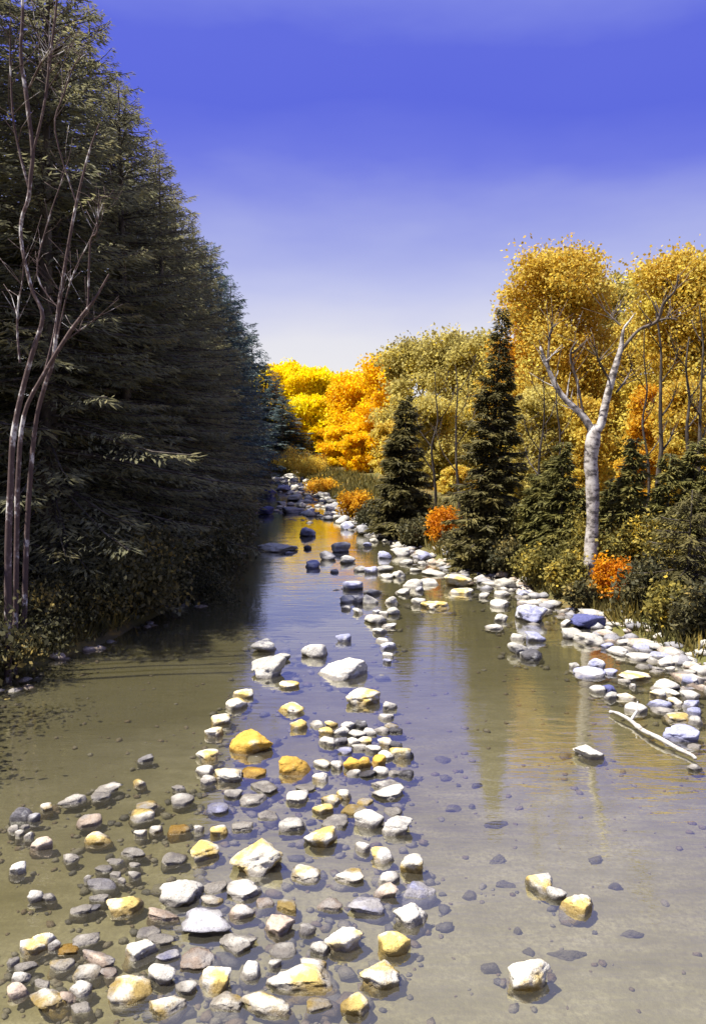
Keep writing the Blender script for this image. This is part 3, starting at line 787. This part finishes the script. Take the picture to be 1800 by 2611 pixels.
def rock(px, py, w, h, kind, name='river_stone', sunk=0.0):
    """px, py: middle of the visible stone; w, h its size in photo pixels; the lower edge sits on the water or ground"""
    global rock_count
    rock_count += 1
    g = np.random.default_rng(5000 + rock_count)
    foot = at_z(px, py + h * .44, 0.0)
    if foot[0] > XRf(foot[1]) + .05:
        foot = on_ground(px, py + h * .44)
    d = math.hypot(foot[1], CAM_H); zf = float(foot[2])
    mpp = math.hypot(foot[1], CAM_H - zf) / FPX
    k = .72 if sunk else (1.10 if w < 40 else 1.02)
    W = w * mpp * k; Hs = h * mpp * k
    sphi = (CAM_H - zf) / d; cphi = math.sqrt(1 - sphi * sphi)
    D = min(.85 * W, Hs * .95 / max(sphi, .05))
    a = D / 2 * sphi
    Ht = math.sqrt(max((Hs - a) ** 2 - a * a, (.15 * W) ** 2)) / cphi
    Ht = min(Ht, .60 * W) * .80
    if sunk: Ht = .08
    V, F = rock_shape(5000 + rock_count * 7, 4 if w > 75 else (3 if w > 26 else 2))
    yaw = g.normal(0, .15)
    X, Y = foot[0], foot[1] + D / 2
    zb = min(gz(X, Y), gz(X, Y - D * .4)) - .03
    mid = zf + Ht * .36
    top = V[:, 2].clip(0); bot = (-V[:, 2]).clip(0)
    # flat-topped upper half; lower half narrows a little and goes down into the bed
    z = mid + (zf + Ht - mid) * top ** .8 - (mid - zb) * bot
    nar = 1 + .45 * bot ** 1.4
    tilt = g.normal(0, .10) * Ht
    x = V[:, 0] * W / 2 * nar; y = V[:, 1] * D / 2 * nar
    z = z + tilt * V[:, 0] * (top > 0)
    c, s = math.cos(yaw), math.sin(yaw)
    if sunk: z = gz(X, Y) + sunk * top - .03 * bot
    P = np.column_stack([x * c - y * s, x * s + y * c, z - (0 if sunk else zb)])
    oz = 0 if sunk else zb
    if not sunk: SPOTS.append((X, Y, W, D))
    me = mesh_np(name, P, F, M['rock_' + kind], smooth=True)
    return obj(name, me, None, (X, Y, oz)), W
CN = dict(w='white', y='cream and yellow', o='ochre', g='grey', l='lavender-grey', b='dark blue', d='dark grey', t='tan', s='dark')
def block(x0, y0, sc, rows, where, name='river_stone', sunk=0.0):
    """one run of stones: rows of (x, y, w, h, kind) in the pixels of an enlarged view"""
    rows = sorted(rows, key=lambda q: q[0])
    n = len(rows)
    for i, (x, y, w, h, k) in enumerate(rows):
        o, W = rock(x0 + x * sc, y0 + y * sc, w * sc, h * sc, k, name, sunk)
        ar = w / max(h, 1)
        shape = 'flat' if ar > 3 else ('long' if ar > 2.3 else ('rounded' if ar < 1.5 else ''))
        pos = 'leftmost' if i == 0 else ('rightmost' if i == n - 1 else ORD[i] + ' from left')
        lab = ' '.join(t for t in (CN[k], shape, 'stone,', pos, where) if t)
        tag(o, lab, 'stone', 'stones in the river')
A = (600, 1150, .2506); B = (900, 1300, .3133); C_ = (1250, 1500, .3446); D_ = (450, 1600, .4073); E_ = (0, 1900, .3759)
F_ = (500, 1950, .4073); G_ = (0, 2200, .3759); H_ = (500, 2200, .4073); I_ = (1100, 1850, .4386)
block(*A, [(360, 300, 100, 100, 'b'), (355, 415, 130, 100, 'b'), (490, 370, 150, 90, 'l'), (320, 600, 180, 110, 'b'), (480, 540, 110, 60, 'w'),
    (610, 470, 170, 90, 'w'), (590, 600, 260, 80, 'g'), (570, 255, 150, 60, 'w')], 'of the dark far riffle by the left trees')  # last one listed stands in for whitish foam
block(*A, [(900, 430, 150, 140, 'w'), (800, 330, 70, 60, 'w'), (745, 600, 120, 110, 'l'), (820, 640, 80, 50, 'd'), (960, 590, 100, 60, 'w'), (1100, 620, 140, 80, 'g'), (1040, 680, 110, 70, 'w'),
    (1140, 745, 150, 130, 'l'), (1310, 790, 230, 150, 'g')], 'of the far stones below the orange trees')
block(*A, [(745, 820, 180, 120, 'l'), (1080, 960, 200, 170, 'g'), (940, 1060, 170, 120, 'g'), (790, 1140, 150, 130, 'l'), (1125, 1105, 200, 100, 'w'), (435, 985, 390, 120, 'w'),
    (735, 980, 80, 50, 'd'), (1410, 900, 90, 70, 'w'), (1345, 945, 90, 80, 'l'), (1010, 1215, 80, 60, 'g')], 'across the head of the blue channel')
block(*B, [(250, 365, 130, 80, 'l'), (400, 340, 180, 90, 'w'), (585, 365, 140, 110, 'l'), (450, 425, 150, 60, 'w'), (560, 435, 80, 40, 'w'), (505, 487, 100, 35, 'w'),
    (60, 480, 110, 60, 'w'), (150, 490, 110, 70, 'l'), (250, 475, 160, 70, 'w'), (380, 520, 130, 80, 'w'), (290, 540, 120, 50, 'w')], 'below the small spruce')
block(*B, [(665, 515, 200, 60, 'w'), (500, 600, 180, 90, 'w'), (620, 585, 150, 70, 'w'), (540, 645, 70, 50, 'g'), (410, 670, 150, 60, 'w'), (310, 735, 110, 80, 'w'),
    (545, 745, 130, 80, 'w'), (665, 775, 240, 90, 'y'), (340, 825, 130, 80, 'w')], 'of the stones below the small orange bush')
block(*B, [(875, 570, 240, 150, 'y'), (850, 480, 110, 60, 'w'), (1070, 575, 140, 70, 'g'), (1240, 590, 230, 110, 'w'), (900, 665, 210, 70, 'y'), (1065, 700, 110, 50, 'w'),
    (1240, 680, 150, 70, 'w'), (1400, 680, 140, 70, 'l'), (1220, 760, 180, 90, 'w'), (1220, 880, 110, 80, 'w'), (1160, 960, 150, 50, 'w')], 'along the bank below the tall spruce')
block(*B, [(-30, 615, 220, 100, 'l'), (150, 665, 170, 70, 'w'), (-60, 725, 150, 80, 'w'), (50, 735, 100, 70, 'g'), (140, 730, 130, 90, 'w'), (45, 825, 90, 60, 'w'), (-50, 800, 80, 45, 'w'), (195, 825, 70, 60, 'g'), (250, 840, 70, 50, 'w'),
    (185, 885, 190, 110, 'w')], 'of the cluster right of the blue channel')
block(*B, [(300, 945, 130, 45, 'w'), (215, 990, 120, 60, 'w'), (255, 1065, 120, 50, 'w'), (290, 1110, 140, 80, 'l'), (290, 1185, 90, 50, 'w'), (285, 1230, 80, 60, 'l')], 'of the file trailing below the channel cluster')
block(*B, [(1470, 840, 270, 200, 'l'), (1335, 1030, 140, 70, 'w'), (1490, 1030, 170, 120, 'l'), (1350, 1130, 170, 120, 'w'), (1470, 1190, 210, 100, 'd')], 'of the boulders offshore left of the birch')
block(*C_, [(740, 240, 290, 150, 'b'), (560, 250, 80, 80, 'w'), (620, 340, 150, 100, 'w'), (770, 380, 230, 110, 'w'), (870, 430, 90, 60, 'l'), (930, 270, 110, 50, 'w')], 'of the boulders below the vivid orange bush')
block(*C_, [(1020, 400, 160, 60, 'w'), (980, 470, 180, 80, 'w'), (1150, 430, 160, 80, 'l'), (1130, 510, 200, 70, 'w'), (1290, 500, 170, 80, 'l'), (1310, 560, 140, 50, 'w'),
    (1420, 540, 140, 80, 'w'), (1500, 570, 130, 70, 'w'), (1500, 625, 150, 50, 'w'), (1280, 350, 90, 40, 'w'), (1170, 290, 130, 35, 'w')], 'of the pale ledge along the right bank')
block(*C_, [(795, 550, 130, 100, 'l'), (625, 575, 90, 60, 'w'), (740, 630, 270, 90, 'l'), (900, 625, 110, 50, 'l'), (1110, 655, 260, 90, 'y'), (1000, 690, 90, 40, 'w'), (1060, 725, 60, 40, 'w'),
    (1150, 580, 120, 35, 'w'), (1240, 600, 80, 40, 'w'), (1340, 600, 70, 40, 'w')], 'between the pale ledge and the driftwood')
block(*C_, [(800, 745, 120, 70, 'w'), (890, 745, 100, 60, 'b'), (910, 800, 120, 70, 'w'), (1020, 805, 140, 60, 'y'), (1090, 890, 190, 90, 'w')], 'just above the driftwood log')
block(*C_, [(1500, 680, 140, 80, 'l'), (1320, 720, 200, 110, 'w'), (1250, 780, 110, 70, 'y'), (1370, 780, 150, 70, 'y'), (1500, 800, 150, 90, 'w'), (1270, 855, 170, 80, 'l'), (1390, 850, 110, 70, 'y'),
    (1510, 860, 130, 90, 'l')], 'of the upper heap at the right edge')
block(*C_, [(1300, 910, 180, 50, 'w'), (1530, 915, 120, 70, 'l'), (1410, 965, 210, 80, 'y'), (1540, 985, 110, 70, 'w'), (1420, 1020, 130, 50, 'w'), (1440, 1090, 270, 140, 'l'), (1530, 1175, 120, 35, 'w'),
    (1530, 1335, 120, 60, 'w')], 'of the lower heap at the right edge')
block(*D_, [(545, 115, 170, 100, 'w'), (560, 250, 230, 150, 'w'), (650, 190, 120, 60, 'w'), (855, 145, 170, 110, 'w'), (1045, 60, 100, 80, 'l'), (1040, 270, 310, 150, 'w')], 'of the white stones in the blue channel')
block(*D_, [(705, 365, 140, 60, 'y'), (710, 510, 170, 80, 'y'), (770, 610, 120, 80, 'y'), (1165, 445, 230, 120, 'y'), (1330, 490, 100, 60, 'w'), (1315, 560, 100, 50, 'w')], 'of the stones below the white channel stones')
block(*D_, [(415, 420, 130, 65, 'y'), (355, 490, 150, 80, 'y'), (265, 585, 130, 75, 'y'), (225, 660, 120, 80, 'y'), (185, 810, 150, 80, 'y')], 'of the file curving left of midstream')
block(*D_, [(465, 725, 270, 165, 'o')], 'large and lone, left of midstream')
block(*D_, [(170, 905, 120, 70, 'w'), (305, 940, 190, 100, 'y'), (180, 965, 120, 60, 'w'), (485, 915, 170, 60, 'o'), (715, 880, 220, 130, 'o')], 'of the row under the big ochre boulder')
block(*D_, [(880, 610, 100, 45, 'w'), (965, 612, 80, 45, 'y'), (1070, 620, 90, 60, 'w'), (1155, 610, 90, 65, 'd'), (940, 655, 100, 60, 'y'), (1030, 660, 90, 60, 'w'), (1130, 670, 110, 60, 'w'), (1210, 660, 90, 50, 'w'),
    (1280, 650, 120, 50, 'w'), (1340, 620, 110, 40, 'y'), (1370, 650, 90, 40, 'd')], 'in the top rows of the gravel bar')
block(*D_, [(950, 720, 120, 65, 'w'), (1025, 715, 100, 60, 'd'), (1110, 720, 90, 60, 'y'), (1190, 715, 100, 60, 'y'), (1060, 780, 110, 50, 'l'), (1150, 755, 110, 55, 'w'), (1240, 770, 110, 60, 'w'), (1310, 720, 90, 80, 'y'),
    (1370, 740, 80, 50, 'd'), (1400, 790, 140, 90, 'y'), (1455, 790, 60, 80, 'd'), (1320, 805, 110, 60, 'w')], 'in the middle rows of the gravel bar')
block(*D_, [(920, 860, 130, 60, 'y'), (1010, 870, 80, 60, 'w'), (1090, 860, 130, 90, 'o'), (1180, 850, 110, 90, 'o'), (1270, 840, 110, 80, 'o'), (1110, 915, 100, 50, 'w'), (1200, 925, 110, 50, 'd'), (1290, 905, 110, 60, 'w'),
    (1370, 915, 110, 50, 'w'), (1450, 920, 110, 60, 'd')], 'in the bottom rows of the gravel bar')
block(*D_, [(900, 945, 90, 65, 'y'), (1310, 1000, 200, 60, 'w'), (1340, 1045, 220, 75, 'w')], 'just under the gravel bar')
block(*F_, [(420, 155, 180, 75, 'w'), (230, 190, 120, 55, 'w'), (340, 230, 170, 65, 'w'), (115, 285, 150, 65, 'l'), (685, 150, 130, 50, 'w'), (640, 215, 150, 75, 'w'), (450, 325, 130, 55, 'w'), (610, 385, 180, 90, 'w'),
    (290, 395, 140, 65, 'w'), (150, 425, 130, 75, 'y')], 'of the pale stones left below the gravel bar')
block(*F_, [(930, 195, 110, 75, 'y'), (850, 225, 130, 65, 'y'), (1060, 240, 100, 40, 'y'), (790, 290, 130, 80, 'y'), (1000, 290, 170, 65, 'y'), (1245, 305, 130, 45, 'w'), (870, 370, 170, 75, 'w'), (1085, 350, 180, 120, 'w'),
    (1255, 400, 190, 130, 'w'), (775, 470, 200, 130, 'y'), (1030, 520, 110, 80, 'w')], 'of the stones right below the gravel bar')
block(*F_, [(370, 620, 330, 210, 'y'), (665, 705, 200, 100, 'y'), (965, 715, 190, 95, 'y'), (1165, 580, 130, 100, 'y'), (1370, 640, 160, 130, 'y'), (1205, 720, 130, 80, 'w'), (1390, 800, 200, 95, 'l'), (1190, 810, 140, 90, 't')],
    'of the row level with the craggy boulder')
block(*F_, [(105, 785, 150, 70, 'w'), (300, 805, 220, 120, 'w'), (80, 860, 150, 50, 'y'), (420, 870, 110, 60, 't'), (570, 905, 140, 75, 'y'), (280, 930, 150, 90, 't'), (840, 895, 150, 80, 't'), (1070, 900, 230, 120, 'l')],
    'of the row below the craggy boulder')
block(*E_, [(985, 95, 100, 50, 'g'), (930, 265, 90, 50, 'y'), (715, 300, 180, 75, 'w'), (650, 355, 150, 60, 'w'), (460, 385, 170, 75, 'w'), (300, 430, 110, 60, 'y'), (565, 525, 180, 85, 't'), (1000, 420, 180, 65, 'y'),
    (930, 490, 180, 85, 'y'), (1200, 295, 90, 40, 'w'), (1200, 380, 190, 80, 'w')], 'of the scatter in the left dark water')
block(*E_, [(130, 480, 150, 100, 'd'), (215, 490, 80, 80, 'g'), (85, 575, 70, 50, 'w'), (150, 562, 60, 35, 'w'), (190, 615, 60, 50, 'w'), (125, 605, 55, 40, 'w'), (240, 690, 160, 100, 't'), (100, 850, 110, 90, 'w')],
    'of the stones near the left picture edge')
block(*E_, [(635, 655, 180, 95, 'y'), (945, 605, 80, 50, 'y'), (1050, 580, 80, 50, 'y'), (1220, 580, 160, 55, 'o'), (1340, 565, 70, 70, 'w'), (465, 770, 110, 60, 'w'), (895, 745, 180, 50, 'w'), (1150, 785, 180, 80, 'w'), (1350, 740, 220, 130, 'y')],
    'of the row left of the craggy boulder')
block(*E_, [(775, 795, 110, 40, 'w'), (690, 845, 110, 50, 'w'), (910, 820, 80, 25, 'w'), (770, 890, 80, 50, 'w'), (815, 925, 60, 40, 'w'), (900, 890, 80, 50, 'w'), (580, 910, 55, 50, 'w'), (670, 955, 190, 70, 'g')],
    'of the small slabs grouped in the left shallows')
block(*G_, [(1210, 225, 300, 180, 'w'), (230, 230, 110, 100, 'w'), (320, 245, 90, 60, 'w'), (660, 250, 120, 40, 'w'), (530, 340, 140, 70, 'w'), (620, 318, 100, 40, 'g'), (820, 320, 240, 140, 'y'), (1080, 378, 240, 65, 't'),
    (1360, 435, 370, 175, 'g')], 'of the row above the left bottom stones')
block(*G_, [(980, 490, 170, 65, 'w'), (1085, 535, 170, 70, 'w'), (270, 540, 150, 130, 'y'), (180, 600, 170, 110, 'y'), (355, 570, 80, 70, 't'), (560, 540, 160, 75, 'w'), (450, 605, 130, 65, 'o'), (920, 620, 200, 130, 'y'),
    (1130, 650, 150, 65, 'l'), (1325, 685, 220, 115, 't'), (645, 675, 240, 75, 't')], 'of the second row from bottom, left part')
block(*G_, [(410, 705, 160, 65, 'y'), (550, 765, 190, 80, 'y'), (725, 765, 130, 55, 't'), (75, 680, 70, 70, 'w'), (140, 722, 160, 55, 'w'), (115, 800, 100, 75, 'w'), (285, 830, 120, 40, 'w'), (1075, 790, 180, 130, 'w'),
    (1445, 820, 200, 160, 'y'), (1250, 870, 140, 90, 'w')], 'of the row above the bottom-left stones')
block(*G_, [(105, 890, 130, 100, 't'), (815, 890, 310, 170, 'y'), (520, 890, 150, 95, 'w'), (300, 965, 260, 125, 'y'), (440, 930, 100, 65, 't'), (530, 1000, 130, 60, 'w'), (1095, 1000, 250, 105, 'y')], 'along the bottom edge, left part')
block(*H_, [(1355, 350, 210, 140, 'w'), (505, 420, 190, 125, 't'), (690, 435, 110, 70, 'w'), (240, 525, 230, 115, 'w'), (545, 560, 160, 90, 'w'), (930, 510, 230, 150, 'y'), (785, 560, 130, 90, 'w'), (1250, 540, 180, 145, 'y')],
    'of the second row from bottom, middle part')
block(*H_, [(725, 665, 160, 95, 'y'), (345, 700, 130, 105, 'w'), (490, 640, 70, 55, 'w'), (650, 780, 370, 145, 'y'), (1170, 740, 250, 155, 'y')], 'of the large stones above the bottom, middle')
block(*H_, [(200, 900, 200, 85, 'y'), (430, 930, 290, 125, 'y'), (770, 905, 140, 65, 'y'), (1010, 920, 180, 115, 'y')], 'along the bottom edge, middle part')
block(*I_, [(660, 930, 160, 125, 'y'), (740, 985, 110, 80, 'w'), (870, 1060, 180, 115, 'y')], 'of the lone trio in the right pool')
block(*I_, [(590, 1490, 220, 175, 'y')], 'lone, low in the right pool near the bottom')
block(1250, 1500, .3446, [(740, 1220, 230, 130, 'w')], 'lone, high in the right pool under the birch')
block(*I_, [(75, 155, 140, 60, 's'), (85, 255, 120, 60, 's'), (155, 295, 50, 40, 's'), (175, 210, 50, 50, 's'), (265, 300, 100, 50, 's'), (130, 440, 140, 50, 's'), (235, 430, 60, 30, 's')],
    'lying drowned right of the gravel bar', 'drowned_stone', .055)
block(*I_, [(380, 530, 220, 60, 's'), (400, 730, 190, 60, 's'), (450, 875, 190, 40, 's'), (960, 725, 120, 60, 's'), (1080, 885, 120, 50, 's'), (515, 1135, 80, 50, 's'), (570, 1250, 90, 50, 's'), (810, 1270, 350, 60, 's'),
    (340, 1355, 170, 50, 's'), (1170, 1150, 200, 50, 's'), (230, 930, 130, 90, 's')], 'lying drowned in the right pool', 'drowned_stone', .055)

# bleached log at the edge of the stone heap
la, lb = at_z(1556, 1813, .05), at_z(1766, 1930, .05)
Tl = Tubes()
n = 26
pth = [la + (lb - la) * (k / (n - 1)) + np.array([.035 * math.sin(k * .33), .012 * math.cos(k * .8), .012 * math.sin(k * .5) - (.02 if k in (0, n - 1) else 0)]) for k in range(n)]
g = np.random.default_rng(3)
Tl.add([p - la for p in pth], [.016 + .016 * math.sin(math.pi * (.12 + .8 * k / n)) + .003 * g.normal() for k in range(n)], 9)
q = pth[6] - la
Tl.add([q, q + np.array([.12, .1, .10]), q + np.array([.16, .2, .2])], [.025, .018, .01], 6)
tag(obj('driftwood_log', Tl.mesh('driftwood_log', M['bark_drift']), None, la), 'thin bleached driftwood log slanting along the right shallows', 'log')

# ------------------------------------------------------------------ small stuff: pebbles on the bed, grass on the banks
g = np.random.default_rng(77)
V1, F1 = ico(1)
def gravel(name, pts, matk):
    """loose stones too small to tell apart: rows of (x, y, radius, height of the middle)"""
    Vs, Fs = [], []
    for c, (x, y, r, z) in enumerate(pts):
        a = g.random() * 3.14; ca, sa = math.cos(a), math.sin(a)
        v = V1 * (1 + .17 * g.normal(size=(len(V1), 1))) * np.array([r * (1 + .6 * g.random()), r, r * .6])
        v = np.column_stack([v[:, 0] * ca - v[:, 1] * sa, v[:, 0] * sa + v[:, 1] * ca, v[:, 2]])
        Vs.append(v + np.array([x, y, z])); Fs.append(F1 + c * len(V1))
    o = obj(name, mesh_np(name, np.concatenate(Vs), np.concatenate(Fs), M[matk], smooth=True))
    o['kind'] = 'stuff'
bits = {'rock_w': [], 'rock_t': [], 'rock_g': []}
keys = list(bits)
for X, Y, W, D in SPOTS:                      # broken bits lying round each stone
    for k in range(5 + int(5 * g.random())):
        a = g.random() * 6.28; q = .42 + .55 * g.random()
        x, y = X + math.cos(a) * W * q, Y + math.sin(a) * D * q
        r = W * (.05 + .15 * g.random() ** 1.5)
        bits[keys[int(3 * g.random() ** 1.4)]].append((x, y, r, gz(x, y) + r * .35))
for k in range(900):                          # dry stones packed along the right shore
    y = 9.5 + 50 * g.random() ** 1.5
    x = float(XRf(y)) + g.normal() * .35 - .25
    r = (.05 + .12 * g.random() ** 2) * (1 + y * .012)
    bits[keys[int(3 * g.random() ** 1.4)]].append((x, y, r, max(gz(x, y), -.08) + r * .3))
for k in range(150):                          # pale broken stones packed across the far riffle
    y = 34 + 38 * g.random()
    a, b = float(XLf(y)), float(XRf(y)); x = a + (b - a) * (.25 + .8 * g.random() ** .7)
    r = .12 + .22 * g.random() ** 2
    bits['rock_w' if g.random() < .75 else 'rock_g'].append((x, y, r, gz(x, y) + r * .42))
for k in range(260):                          # and under the left bank
    y = 8 + 45 * g.random() ** 1.5
    x = float(XLf(y)) + abs(g.normal()) * .3
    r = .04 + .09 * g.random() ** 2
    bits['rock_t'].append((x, y, r, gz(x, y) + r * .3))
for k in range(2200):                         # gravel of the bed
    y = 4.2 + 30 * g.random() ** 1.7
    a, b = float(XLf(y)), float(XRf(y)); x = a + .3 + (b - a) * g.random()
    r = .012 + .035 * g.random() ** 2.5
    bits['rock_t'].append((x, y, r, gz(x, y) + r * .15))
for key, nm in (('rock_w', 'pale_gravel'), ('rock_t', 'tan_gravel'), ('rock_g', 'grey_gravel')):
    gravel(nm, bits[key], key)

def grass(n):
    y = 7 + 75 * g.random(n) ** 1.6
    sideR = g.random(n) < .62
    t = .05 + 3.8 * g.random(n) ** 1.6
    x = np.where(sideR, XRf(y) + t, XLf(y) - t * .6)
    z = ground_z(x, y); k = z > .06
    x, y, z = x[k], y[k], z[k]; m = len(x)
    P = np.column_stack([x, y, z - .02])
    cl = np.sin(x * 3.1) * np.sin(y * 2.3)
    U = unit(np.column_stack([g.normal(0, .45, m), g.normal(0, .45, m), np.ones(m)])); W = unit(np.cross(U, g.normal(0, 1, (m, 3))))
    L = (.18 + .32 * g.random(m)) * (1 + .35 * cl)
    V, F = kites(P, U, W, L, .018 + .02 * g.random(m) + y * .0006)
    o = obj('bank_grass', mesh_np('bank_grass', V, F, M['grass'], {'tint': np.clip(.45 + .2 * cl + .2 * g.normal(size=m), 0, 1)}))
    o['kind'] = 'stuff'
grass(42000)
print('stones', rock_count)
